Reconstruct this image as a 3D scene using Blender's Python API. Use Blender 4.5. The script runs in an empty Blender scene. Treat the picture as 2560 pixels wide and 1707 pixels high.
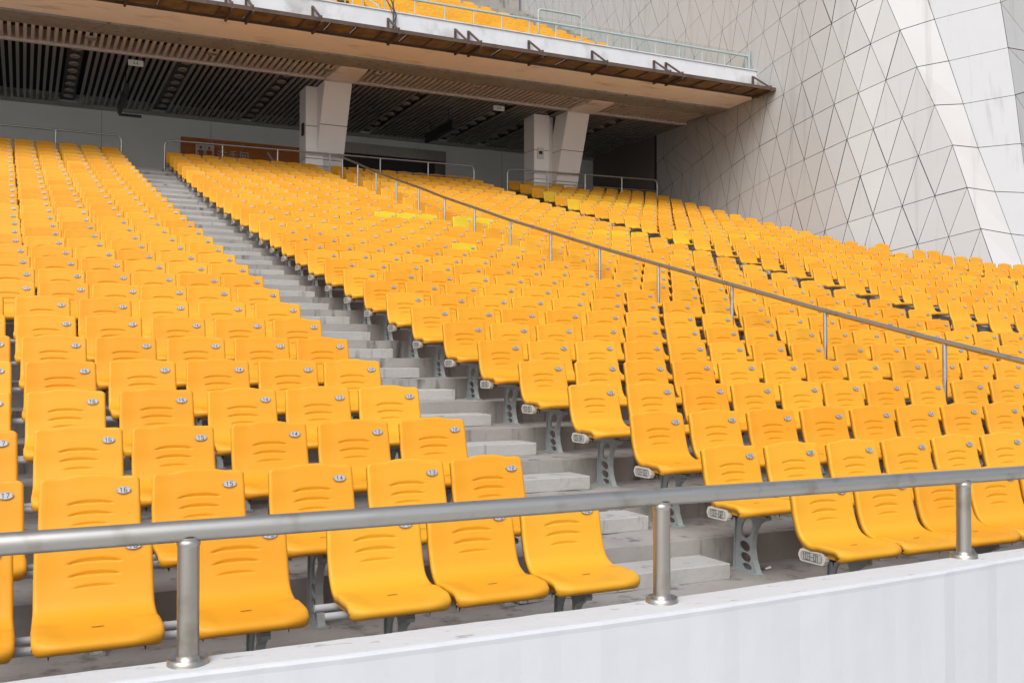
import bpy, math, random
import numpy as np
from mathutils import Vector, Matrix
random.seed(7)
R = math.radians
scene = bpy.context.scene
col = scene.collection

# ---------------------------------------------------------------- camera, sky, sun, exposure
# world axes: X along the seat rows (to the right), Y uphill, Z up; 0 = first tread
CAM = (-2.083, -4.236, 1.487)
cd = bpy.data.cameras.new("camera")
cd.lens = 35.0; cd.sensor_width = 36.0; cd.clip_start = 0.05; cd.clip_end = 1000
cam = bpy.data.objects.new("camera", cd)
cam.location = CAM
cam.rotation_euler = (R(90) + 0.01924, 0, -0.45703)
col.objects.link(cam)
scene.camera = cam

SUN_EL, SUN_AZ = 46.0, 224.0           # degrees; azimuth clockwise from +Y
w = bpy.data.worlds.new("World"); scene.world = w; w.use_nodes = True
nt = w.node_tree
bg = nt.nodes["Background"]
sky = nt.nodes.new("ShaderNodeTexSky"); sky.sky_type = 'NISHITA'
sky.sun_disc = False
sky.sun_elevation = R(SUN_EL); sky.sun_rotation = R(SUN_AZ)
sky.air_density = 1.0; sky.dust_density = 4.0; sky.ozone_density = 1.0
hs = nt.nodes.new("ShaderNodeHueSaturation"); hs.inputs['Saturation'].default_value = 0.42
nt.links.new(sky.outputs[0], hs.inputs['Color'])
nt.links.new(hs.outputs[0], bg.inputs['Color'])
bg.inputs['Strength'].default_value = 0.15

sl = bpy.data.lights.new("sun", 'SUN'); sl.energy = 1.3; sl.angle = R(50); sl.color = (1.0, 0.98, 0.95)
so = bpy.data.objects.new("sun", sl); col.objects.link(so)
sd = Vector((math.sin(R(SUN_AZ)) * math.cos(R(SUN_EL)), math.cos(R(SUN_AZ)) * math.cos(R(SUN_EL)), math.sin(R(SUN_EL))))
so.rotation_euler = sd.to_track_quat('Z', 'Y').to_euler()
so.location = sd * 60

scene.view_settings.view_transform = 'Standard'
scene.view_settings.look = 'None'
scene.view_settings.exposure = 0.44
scene.view_settings.gamma = 1.0
scene.cycles.max_bounces = 16
scene.cycles.diffuse_bounces = 10

# ---------------------------------------------------------------- materials
def new_mat(name):
    m = bpy.data.materials.new(name); m.use_nodes = True
    return m, m.node_tree, m.node_tree.nodes["Principled BSDF"]
def simple(name, rgb, rough=0.5, metal=0.0, spec=0.5, noise=0.0, nscale=8.0, bump=0.0, bscale=40.0):
    m, t, b = new_mat(name)
    b.inputs['Base Color'].default_value = (*rgb, 1); b.inputs['Roughness'].default_value = rough
    b.inputs['Metallic'].default_value = metal; b.inputs['Specular IOR Level'].default_value = spec
    if noise or bump:
        tc = t.nodes.new("ShaderNodeTexCoord")
    if noise:
        n = t.nodes.new("ShaderNodeTexNoise"); n.inputs['Scale'].default_value = nscale; n.inputs['Detail'].default_value = 6
        t.links.new(tc.outputs['Object'], n.inputs['Vector'])
        mx = t.nodes.new("ShaderNodeMix"); mx.data_type = 'RGBA'
        mx.inputs['A'].default_value = (*[c * (1 - noise) for c in rgb], 1)
        mx.inputs['B'].default_value = (*[min(1, c * (1 + noise)) for c in rgb], 1)
        t.links.new(n.outputs['Fac'], mx.inputs['Factor']); t.links.new(mx.outputs['Result'], b.inputs['Base Color'])
    if bump:
        n2 = t.nodes.new("ShaderNodeTexNoise"); n2.inputs['Scale'].default_value = bscale; n2.inputs['Detail'].default_value = 4
        t.links.new(tc.outputs['Object'], n2.inputs['Vector'])
        bp = t.nodes.new("ShaderNodeBump"); bp.inputs['Strength'].default_value = bump; bp.inputs['Distance'].default_value = 0.01
        t.links.new(n2.outputs['Fac'], bp.inputs['Height']); t.links.new(bp.outputs['Normal'], b.inputs['Normal'])
    return m
def stained(name, rgb, dark, map_scale, lo, hi, amount, rough=0.6, nscale=1.0, mottling=0.08, bump=0.0, spots=None, bsc=30):
    """base colour with stretched (streaky) stains and fine mottling"""
    m, t, b = new_mat(name)
    b.inputs['Roughness'].default_value = rough
    tc = t.nodes.new("ShaderNodeTexCoord"); mp = t.nodes.new("ShaderNodeMapping")
    mp.inputs['Scale'].default_value = map_scale
    t.links.new(tc.outputs['Object'], mp.inputs['Vector'])
    n = t.nodes.new("ShaderNodeTexNoise"); n.inputs['Scale'].default_value = nscale; n.inputs['Detail'].default_value = 7; n.inputs['Roughness'].default_value = 0.6
    t.links.new(mp.outputs[0], n.inputs['Vector'])
    r = t.nodes.new("ShaderNodeMapRange"); r.inputs['From Min'].default_value = lo; r.inputs['From Max'].default_value = hi
    r.inputs['To Min'].default_value = 0; r.inputs['To Max'].default_value = amount
    t.links.new(n.outputs['Fac'], r.inputs['Value'])
    n2 = t.nodes.new("ShaderNodeTexNoise"); n2.inputs['Scale'].default_value = 2.3; n2.inputs['Detail'].default_value = 8
    t.links.new(tc.outputs['Object'], n2.inputs['Vector'])
    mm = t.nodes.new("ShaderNodeMix"); mm.data_type = 'RGBA'
    mm.inputs['A'].default_value = (*[c * (1 - mottling * 2) for c in rgb], 1); mm.inputs['B'].default_value = (*[min(1, c * (1 + mottling * 2)) for c in rgb], 1)
    t.links.new(n2.outputs['Fac'], mm.inputs['Factor'])
    mx = t.nodes.new("ShaderNodeMix"); mx.data_type = 'RGBA'
    t.links.new(mm.outputs['Result'], mx.inputs['A']); mx.inputs['B'].default_value = (*dark, 1)
    t.links.new(r.outputs[0], mx.inputs['Factor'])
    out = mx.outputs['Result']
    if spots:
        n3 = t.nodes.new("ShaderNodeTexNoise"); n3.inputs['Scale'].default_value = spots[0]; n3.inputs['Detail'].default_value = 5
        t.links.new(tc.outputs['Object'], n3.inputs['Vector'])
        r3 = t.nodes.new("ShaderNodeMapRange"); r3.inputs['From Min'].default_value = spots[1]; r3.inputs['From Max'].default_value = spots[2]
        r3.inputs['To Max'].default_value = spots[3]
        t.links.new(n3.outputs['Fac'], r3.inputs['Value'])
        m3 = t.nodes.new("ShaderNodeMix"); m3.data_type = 'RGBA'
        t.links.new(out, m3.inputs['A']); m3.inputs['B'].default_value = (*spots[4], 1); t.links.new(r3.outputs[0], m3.inputs['Factor'])
        out = m3.outputs['Result']
    t.links.new(out, b.inputs['Base Color'])
    if bump:
        n4 = t.nodes.new("ShaderNodeTexNoise"); n4.inputs['Scale'].default_value = bsc; n4.inputs['Detail'].default_value = 6
        t.links.new(tc.outputs['Object'], n4.inputs['Vector'])
        bp = t.nodes.new("ShaderNodeBump"); bp.inputs['Strength'].default_value = bump; bp.inputs['Distance'].default_value = 0.01
        t.links.new(n4.outputs['Fac'], bp.inputs['Height']); t.links.new(bp.outputs['Normal'], b.inputs['Normal'])
    return m
def seat_mat(name, rgb):
    m, t, b = new_mat(name)
    oi = t.nodes.new("ShaderNodeObjectInfo"); at = t.nodes.new("ShaderNodeAttribute"); at.attribute_name = "tone"
    ad = t.nodes.new("ShaderNodeMath"); ad.operation = 'ADD'
    t.links.new(oi.outputs['Random'], ad.inputs[0]); t.links.new(at.outputs['Fac'], ad.inputs[1])
    fr = t.nodes.new("ShaderNodeMath"); fr.operation = 'FRACT'; t.links.new(ad.outputs[0], fr.inputs[0])
    tc = t.nodes.new("ShaderNodeTexCoord"); mp = t.nodes.new("ShaderNodeMapping"); mp.inputs['Scale'].default_value = (3, 3, 1.2)
    t.links.new(tc.outputs['Object'], mp.inputs['Vector'])
    n = t.nodes.new("ShaderNodeTexNoise"); n.inputs['Scale'].default_value = 2.2; n.inputs['Detail'].default_value = 8; n.inputs['Roughness'].default_value = 0.65
    t.links.new(mp.outputs[0], n.inputs['Vector'])
    mx = t.nodes.new("ShaderNodeMix"); mx.data_type = 'RGBA'
    mx.inputs['A'].default_value = (rgb[0] * .97, rgb[1] * .90, rgb[2] * 0.8, 1); mx.inputs['B'].default_value = (rgb[0], rgb[1] * 1.10, rgb[2] * 1.35, 1)
    t.links.new(fr.outputs[0], mx.inputs['Factor'])
    mp2 = t.nodes.new("ShaderNodeMix"); mp2.data_type = 'RGBA'; mp2.inputs['B'].default_value = (rgb[0] * .96, rgb[1] * 1.05 + .012, rgb[2] + .028, 1)
    r = t.nodes.new("ShaderNodeMapRange"); r.inputs['From Min'].default_value = .52; r.inputs['From Max'].default_value = .78; r.inputs['To Max'].default_value = .45
    t.links.new(n.outputs['Fac'], r.inputs['Value']); t.links.new(r.outputs[0], mp2.inputs['Factor'])
    t.links.new(mx.outputs['Result'], mp2.inputs['A'])
    t.links.new(mp2.outputs['Result'], b.inputs['Base Color'])
    b.inputs['Roughness'].default_value = 0.44; b.inputs['Specular IOR Level'].default_value = 0.28
    return m
def steel_mat(name, rgb=(.47, .46, .44), rough=.40, sc=(1.5, 50, 50)):
    m, t, b = new_mat(name)
    b.inputs['Base Color'].default_value = (*rgb, 1); b.inputs['Metallic'].default_value = 1.0
    tc = t.nodes.new("ShaderNodeTexCoord"); mp = t.nodes.new("ShaderNodeMapping"); mp.inputs['Scale'].default_value = sc
    t.links.new(tc.outputs['Object'], mp.inputs['Vector'])
    n = t.nodes.new("ShaderNodeTexNoise"); n.inputs['Scale'].default_value = 3; n.inputs['Detail'].default_value = 5
    t.links.new(mp.outputs[0], n.inputs['Vector'])
    r = t.nodes.new("ShaderNodeMapRange"); r.inputs['To Min'].default_value = rough - .1; r.inputs['To Max'].default_value = rough + .14
    t.links.new(n.outputs['Fac'], r.inputs['Value']); t.links.new(r.outputs[0], b.inputs['Roughness'])
    n2 = t.nodes.new("ShaderNodeTexNoise"); n2.inputs['Scale'].default_value = 9; n2.inputs['Detail'].default_value = 8
    t.links.new(tc.outputs['Object'], n2.inputs['Vector'])
    mx = t.nodes.new("ShaderNodeMix"); mx.data_type = 'RGBA'; mx.inputs['A'].default_value = (*rgb, 1); mx.inputs['B'].default_value = (rgb[0] * .6, rgb[1] * .55, rgb[2] * .45, 1)
    r2 = t.nodes.new("ShaderNodeMapRange"); r2.inputs['From Min'].default_value = .55; r2.inputs['From Max'].default_value = .8; r2.inputs['To Max'].default_value = .8
    t.links.new(n2.outputs['Fac'], r2.inputs['Value']); t.links.new(r2.outputs[0], mx.inputs['Factor']); t.links.new(mx.outputs['Result'], b.inputs['Base Color'])
    return m

M = {}
M['orange'] = seat_mat("orange_plastic", (0.665, 0.302, 0.0165))
M['yellow'] = seat_mat("yellow_plastic", (0.60, 0.445, 0.020))
M['amber'] = seat_mat("amber_plastic", (0.63, 0.375, 0.016))
M['slot'] = simple("slot_dark", (0.25, 0.08, 0.005), 0.7)
M['plate'] = simple("number_plate_metal", (0.42, 0.43, 0.45), 0.45, 0.15)
M['rim'] = simple("plate_rim", (0.20, 0.19, 0.185), 0.5)
M['ink'] = simple("black_ink", (0.018, 0.018, 0.02), 0.6)
M['rowplate'] = simple("row_plate_plastic", (0.47, 0.445, 0.39), 0.5, noise=.12, nscale=12)
M['rowpanel'] = simple("row_plate_panel", (0.36, 0.355, 0.34), 0.5)
M['steel'] = steel_mat("stainless_steel")
M['steel_dk'] = steel_mat("weathered_steel", (.42, .40, .37), .36, (50, 50, 1.5))
M['pipe'] = simple("grey_painted_pipe", (0.36, 0.37, 0.39), 0.35, noise=.15, nscale=5)
M['cast'] = simple("grey_cast_iron", (0.27, 0.30, 0.30), 0.45, noise=.2, nscale=14)
M['bracket'] = simple("dark_bracket", (0.05, 0.05, 0.05), 0.6)
M['concrete'] = stained("terrace_concrete", (0.285, 0.273, 0.26), (0.055, 0.05, 0.045), (7.0, 7.0, 1.1), .55, .70, .85, .8, 1.0, .14, .45, (1.1, .50, .68, .6, (.23, .205, .19)))
M['stepcon'] = stained("step_concrete", (0.37, 0.367, 0.355), (0.10, 0.09, 0.075), (8.0, 8.0, 1.2), .58, .72, .75, .8, 1.0, .12, .45, (2.5, .58, .75, .4, (.27, .25, .225)))
M['parapet'] = stained("white_wall_paint", (0.50, 0.52, 0.555), (0.38, 0.38, 0.375), (2.1, 2.1, 0.25), .58, .85, .45, .55, 1.0, .02, .35, None, 8)
M['partop'] = stained("white_chipped_paint", (0.53, 0.535, 0.545), (0.30, 0.29, 0.28), (4.0, 14.0, 14.0), .62, .67, .8, .6, 2.2, .02, .3)
M['panel'] = stained("cladding_panel", (0.405, 0.404, 0.402), (0.22, 0.21, 0.20), (3.4, 3.4, 0.14), .57, .84, .75, .4, 1.0, .02)
M['panel_lit'] = stained("lit_cladding_panel", (0.505, 0.51, 0.52), (0.27, 0.265, 0.26), (3.2, 3.2, 0.12), .55, .80, .75, .35, 1.0, .015)  # same cladding; the fold strip's stronger light is put into a paler tone
M['joint'] = simple("dark_joint", (0.035, 0.033, 0.03), 0.9)
M['soffit'] = stained("beige_soffit", (0.90, 0.82, 0.76), (0.45, 0.36, 0.29), (0.7, 1.8, 2), .56, .72, .65, .5, 1.2, .03)
M['slat'] = simple("ceiling_slat_lit", (0.62, 0.54, 0.48), 0.6)  # front slats: light from outside is put into their paler colour
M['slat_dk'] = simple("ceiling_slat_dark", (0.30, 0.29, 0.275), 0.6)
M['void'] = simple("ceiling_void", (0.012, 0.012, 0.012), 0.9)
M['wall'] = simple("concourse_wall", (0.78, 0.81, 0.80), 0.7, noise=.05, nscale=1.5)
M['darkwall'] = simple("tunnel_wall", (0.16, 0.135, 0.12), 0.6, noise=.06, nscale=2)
M['column'] = simple("column_panel", (0.88, 0.86, 0.84), 0.45, noise=.03, nscale=1.5)
M['fascia'] = stained("fascia_paint", (0.58, 0.60, 0.63), (0.30, 0.285, 0.27), (1.3, 1.3, .9), .50, .74, .7, .5, 1.3, .06)
M['rust'] = stained("rusty_steel", (0.085, 0.055, 0.042), (0.03, 0.022, 0.02), (4, 4, 4), .5, .7, .7, .75, 1.0, .25)
M['deckpanel'] = stained("old_deck_panel", (0.19, 0.12, 0.05), (0.05, 0.03, 0.02), (2, 2, 2), .45, .7, .9, .8, 1.5, .2)
M['green'] = simple("painted_rail_green", (0.34, 0.41, 0.41), 0.4)
M['lamp'] = simple("downlight_ring", (0.34, 0.30, 0.265), 0.4)
M['lamp_dk'] = simple("downlight_glass", (0.16, 0.14, 0.12), 0.3)
M['sign'] = stained("orange_sign", (0.54, 0.165, 0.022), (0.33, 0.06, 0.01), (.7, .7, 1.6), .45, .6, .8, .45, 1.0, .02)
M['signwhite'] = simple("sign_white", (0.62, 0.60, 0.57), 0.5)
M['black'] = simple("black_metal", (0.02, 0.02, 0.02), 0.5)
M['exit'] = simple("exit_box", (0.75, 0.76, 0.75), 0.4)
M['exitgreen'] = simple("exit_green", (0.10, 0.45, 0.08), 0.5)
M['ground'] = simple("bounce_ground", (0.46, 0.45, 0.43), 0.9, noise=.1, nscale=1)  # grey kept light so the unseen ground bounces more light
M['litter'] = simple("paper_scrap", (0.75, 0.75, 0.73), 0.8)
gm, gt, gb = new_mat("balustrade_glass")
gb.inputs['Base Color'].default_value = (.91, .955, .935, 1); gb.inputs['Roughness'].default_value = .04
gb.inputs['Transmission Weight'].default_value = 1.0; gb.inputs['IOR'].default_value = 1.08
M['glass'] = gm

# ---------------------------------------------------------------- mesh helpers
class MB:
    def __init__(s): s.v = []; s.f = []; s.m = []; s.mats = []; s.sm = []
    def mi(s, mat):
        if mat not in s.mats: s.mats.append(mat)
        return s.mats.index(mat)
    def add(s, vs, fs, mat, smooth=False):
        o = len(s.v); k = s.mi(mat)
        s.v += [tuple(v) for v in vs]
        for f in fs:
            s.f.append(tuple(i + o for i in f)); s.m.append(k); s.sm.append(smooth)
    def box(s, a, b, mat, M4=None):
        (x0, y0, z0), (x1, y1, z1) = a, b
        vs = [(x0, y0, z0), (x1, y0, z0), (x1, y1, z0), (x0, y1, z0), (x0, y0, z1), (x1, y0, z1), (x1, y1, z1), (x0, y1, z1)]
        if M4 is not None: vs = [tuple(M4 @ Vector(v)) for v in vs]
        s.add(vs, [(0, 3, 2, 1), (4, 5, 6, 7), (0, 1, 5, 4), (1, 2, 6, 5), (2, 3, 7, 6), (3, 0, 4, 7)], mat)
    def bar(s, p, q, wdt, hgt, mat):
        """rectangular bar from p to q"""
        p, q = Vector(p), Vector(q); d = (q - p); L = d.length; d.normalize()
        up = Vector((0, 0, 1)) if abs(d.z) < .95 else Vector((0, 1, 0))
        sx = d.cross(up).normalized(); uz = sx.cross(d).normalized()
        vs = []
        for c in (p, q):
            for a, b in ((-1, -1), (1, -1), (1, 1), (-1, 1)): vs.append(c + sx * a * wdt / 2 + uz * b * hgt / 2)
        s.add(vs, [(0, 1, 2, 3), (7, 6, 5, 4), (0, 4, 5, 1), (1, 5, 6, 2), (2, 6, 7, 3), (3, 7, 4, 0)], mat)
    def tube(s, pts, r, mat, n=14, cap=True):
        pts = [Vector(p) for p in pts]; vs = []; fs = []
        ref = None
        for i, p in enumerate(pts):
            d = (pts[min(i + 1, len(pts) - 1)] - pts[max(i - 1, 0)]).normalized()
            if ref is None: ref = Vector((0, 0, 1)) if abs(d.z) < .9 else Vector((0, 1, 0))
            a = d.cross(ref).normalized(); b = a.cross(d).normalized(); ref = b
            for k in range(n):
                t = 2 * math.pi * k / n; vs.append(p + a * math.cos(t) * r + b * math.sin(t) * r)
        for i in range(len(pts) - 1):
            for k in range(n): fs.append((i * n + k, i * n + (k + 1) % n, (i + 1) * n + (k + 1) % n, (i + 1) * n + k))
        s.add(vs, fs, mat, True)
        if cap:
            s.add(vs[:n], [tuple(range(n))[::-1]], mat); s.add(vs[-n:], [tuple(range(n))], mat)
    def lathe(s, prof, c, mat, n=28, smooth=True):
        vs = []; fs = []
        for r, z in prof:
            for k in range(n):
                t = 2 * math.pi * k / n; vs.append((c[0] + r * math.cos(t), c[1] + r * math.sin(t), c[2] + z))
        for i in range(len(prof) - 1):
            for k in range(n): fs.append((i * n + k, i * n + (k + 1) % n, (i + 1) * n + (k + 1) % n, (i + 1) * n + k))
        s.add(vs, fs, mat, smooth)
    def prism(s, poly, fn, t0, t1, mat):
        """poly (list of 2-D points) extruded from t0 to t1; fn(a,b,t)->xyz"""
        n = len(poly)
        vs = [fn(a, b, t0) for a, b in poly] + [fn(a, b, t1) for a, b in poly]
        fs = [tuple(range(n)), tuple(range(2 * n - 1, n - 1, -1))] + [(i, i + n, (i + 1) % n + n, (i + 1) % n) for i in range(n)]
        s.add(vs, fs, mat)
    def mesh(s, name):
        me = bpy.data.meshes.new(name); me.from_pydata(s.v, [], s.f)
        for m in s.mats: me.materials.append(m)
        me.polygons.foreach_set('material_index', s.m); me.polygons.foreach_set('use_smooth', s.sm)
        me.update(); return me
    def obj(s, name, parent=None): return link(name, s.mesh(name), parent)
def link(name, data, parent=None, loc=None):
    o = bpy.data.objects.new(name, data); col.objects.link(o)
    if parent is not None: o.parent = parent
    if loc is not None: o.location = loc
    return o
def tag(o, label=None, cat=None, group=None, kind=None):
    for k, v in (('label', label), ('category', cat), ('group', group), ('kind', kind)):
        if v: o[k] = v
    return o
def thing(name, label, cat, loc=(0, 0, 0), group=None):
    return tag(link(name, None, None, loc), label, cat, group)
def bevel(o, wdt, seg=2):
    b = o.modifiers.new("bevel", 'BEVEL'); b.width = wdt; b.segments = seg; b.limit_method = 'ANGLE'; b.angle_limit = R(40)
ORD = ['', 'first', 'second', 'third', 'fourth', 'fifth', 'sixth', 'seventh', 'eighth', 'ninth', 'tenth', 'eleventh', 'twelfth', 'thirteenth', 'fourteenth', 'fifteenth', 'sixteenth', 'seventeenth', 'eighteenth', 'nineteenth', 'twentieth',
       'twenty-first', 'twenty-second', 'twenty-third', 'twenty-fourth', 'twenty-fifth', 'twenty-sixth', 'twenty-seventh', 'twenty-eighth', 'twenty-ninth', 'thirtieth', 'thirty-first', 'thirty-second', 'thirty-third']

# ---------------------------------------------------------------- rake of the stand
D = 0.72793
A1, A2, A3 = 0.173804, 0.000501082, 6.57117e-06
def interp(x, xs, ys): return float(np.interp(x, xs, ys))
def rise(r): n = r - 1; return A1 * n + A2 * n * n + A3 * n ** 3
def dz(r): return interp(r, [1, 2, 6, 11, 15, 32], [0, .02, .056, .106, .13, .21])
def tread(r): return rise(r) + dz(r)
def drift(r, x):
    return max(0, min(1, (r - 12) / 10)) * interp(x, [3, 10, 12, 17], [0, .65, .70, 1.1])
ROW1 = .040
def rowpos(r, x):
    """reference line (seat-back plane) of row r at x: world y, tread z, seat lift"""
    q = r + drift(r, x)
    return (q - 1) * D, rise(q) + dz(r), -dz(r) + (ROW1 if r == 1 else 0)

# ================================================================ SETTING
g = MB(); g.add([(-80, -120, -1.25), (90, -120, -1.25), (90, 90, -1.25), (-80, 90, -1.25)], [(0, 1, 2, 3)], M['ground'])  # out-of-view plane, added to bounce light up onto the stand
tag(g.obj('ground'), kind='structure')

# concrete terrace
xs = [-10, -6] + [float(a) for a in np.arange(-4, 10.01, .16)] + [11, 12, 14, 15.5, 17.15]
JIT = {}
def jit(r, x):
    if (r, x) not in JIT: JIT[(r, x)] = (random.uniform(-.008, .004), random.uniform(-.007, .003)) if random.random() < .55 else (0, 0)
    return JIT[(r, x)]
xs_long = xs + [18, 19.5, 21, 23, 26]
tb = MB(); FRONT = -0.64
def edge(r, x):
    y, z, _ = rowpos(r, x); a, b = jit(r, x); return y + FRONT + a, z + b
for r in range(1, 33):
    X = xs_long if r <= 20 else xs
    vs = []; n = len(X)
    for x in X:
        y0, z0 = edge(r, x); y1, _ = edge(r + 1, x)
        if r == 1: y0 = -0.96
        if r == 32: y1 = 22.93
        vs.append((x, y0, z0)); vs.append((x, y1, z0))
    tb.add(vs, [(2 * i, 2 * i + 2, 2 * i + 3, 2 * i + 1) for i in range(n - 1)], M['concrete'])
    vs = []
    for x in X:
        y1, z1 = edge(r + 1, x); _, z0 = edge(r, x)
        if r == 32: y1, z1 = 22.93, 6.41
        vs.append((x, y1, z0)); vs.append((x, y1, z1))
    tb.add(vs, [(2 * i, 2 * i + 2, 2 * i + 3, 2 * i + 1) for i in range(n - 1)], M['concrete'])
tag(tb.obj('seating_terrace'), kind='structure')
fl = MB(); M['bounce_floor'] = simple('pale_bounce_floor', (0.55, 0.54, 0.52), 0.4, noise=.08)  # floor tone raised to bounce light onto concourse walls and soffit
fl.add([(-14, 22.93, 6.41), (17.6, 22.93, 6.41), (17.6, 28.2, 6.41), (-14, 28.2, 6.41)], [(0, 1, 2, 3)], M['bounce_floor'])
tag(fl.obj('concourse_floor'), kind='structure')

# aisle half steps
def aisle_edges(r):
    a = interp(r, [1, 2, 5, 8, 12, 20, 32], [.50, .45, .35, .29, .24, .22, .15])
    b = interp(r, [1, 2, 5, 8, 12, 20, 32], [1.72, 1.68, 1.535, 1.41, 1.32, 1.25, 1.2])
    return a, b
for r in range(1, 33):
    a, b = aisle_edges(r)
    y1 = (rowpos(r + 1, 1)[0] + FRONT) if r < 32 else 22.93
    z0 = tread(r); z1 = tread(r + 1) if r < 32 else 6.41
    s = MB(); s.box((a - .15, y1 - .30, z0 - .002), (b + random.uniform(-.02, .02), y1 - .003, (z0 + z1) / 2), M['stepcon'])
    o = s.obj('aisle_step'); bevel(o, .006)
    tag(o, f"grey concrete half step in the stair aisle before the {ORD[r + 1]} seat tier from below", 'step', 'half steps up the stair aisle')

# front parapet (hand-finished, gently wandering edges)
PFX = [-12, -1.7, -.96, -.05, .23, 1.0, 1.6, 2.07, 2.5, 4, 8]; PFY = [-1.085, -1.085, -1.125, -1.134, -1.127, -1.098, -1.066, -1.018, -.99, -.93, -.85]
PIX = [-12, -.5, .365, 1.0, 1.85, 2.4, 4, 8]; PIY = [-.935, -.933, -.932, -.90, -.864, -.857, -.80, -.72]
px = list(np.arange(-12, -3, 1.0)) + list(np.arange(-3, 3.5, .08)) + list(np.arange(3.6, 8.1, .5))
wv = random.Random(4); PZ = .545
va, vb = [], []
for x in px:
    yf = float(np.interp(x, PFX, PFY)) + wv.uniform(-.003, .003); yi = float(np.interp(x, PIX, PIY)) + wv.uniform(-.002, .002)
    c = wv.uniform(.003, .009)
    for y, zz in ((yf, -1.25), (yf, PZ - .03), (yf - .003, PZ - .012), (yf + .001, PZ - .003), (yf + .008, PZ)): va.append((x, y, zz))
    for y, zz in ((yf + .008, PZ), ((yf + yi) / 2, PZ + wv.uniform(-.001, .002)), (yi - c, PZ), (yi, PZ - c), (yi, -.3)): vb.append((x, y, zz))
n = len(px); pb = MB(); W5 = lambda m: [(i * 5 + k, i * 5 + 5 + k, i * 5 + 6 + k, i * 5 + 1 + k) for i in range(n - 1) for k in range(m)]
pb.add(va, W5(4), M['parapet']); pb.add(vb, W5(4), M['partop'])
tag(pb.obj('parapet_wall'), 'long white painted concrete parapet wall in front of the first seat row', 'wall')

# front guard rail
gr = thing('guard_rail', 'thick brushed steel guard rail standing on the white parapet in the foreground', 'railing', (0.17, -.98, .545))
def place(o, parent):
    o.matrix_parent_inverse = Matrix.Translation(-Vector(parent.location)); return o
GX = [-12, -1.61, .17, 1.1, 1.98, 2.9, 3.78, 8]; GY = [-.99, -.988, -.982, -.938, -.888, -.84, -.80, -.6]; GZ = [.956, .956, .954, .942, .930, .92, .91, .87]
rb = MB(); rb.tube(list(zip(GX, GY, GZ)), .0338, M['steel'], 28)
place(rb.obj('handrail', gr), gr)
for x in (-5.2, -3.4, -1.612, .170, 1.98, 3.78, 5.6):
    y = float(np.interp(x, GX, GY)); z = float(np.interp(x, GX, GZ)); zb = PZ
    b = MB(); b.tube([(x, y, zb), (x, y, z - .018)], .0338, M['steel_dk'], 28, cap=False)
    po = place(b.obj('post', gr), gr)
    f = MB(); f.lathe([(.0339, .030), (.036, .013), (.045, .010), (.056, .0145), (.060, .020), (.0615, .020), (.0625, .006), (.064, 0)], (x, y, zb), M['steel_dk'], 36)
    f.obj('flange', po)
    ws = MB(); ws.lathe([(.0338, -.012), (.0368, -.004), (.0363, .003), (.034, .008)], (x, y, z - .036), M['steel'], 24)
    ws.obj('weld', po)

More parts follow.
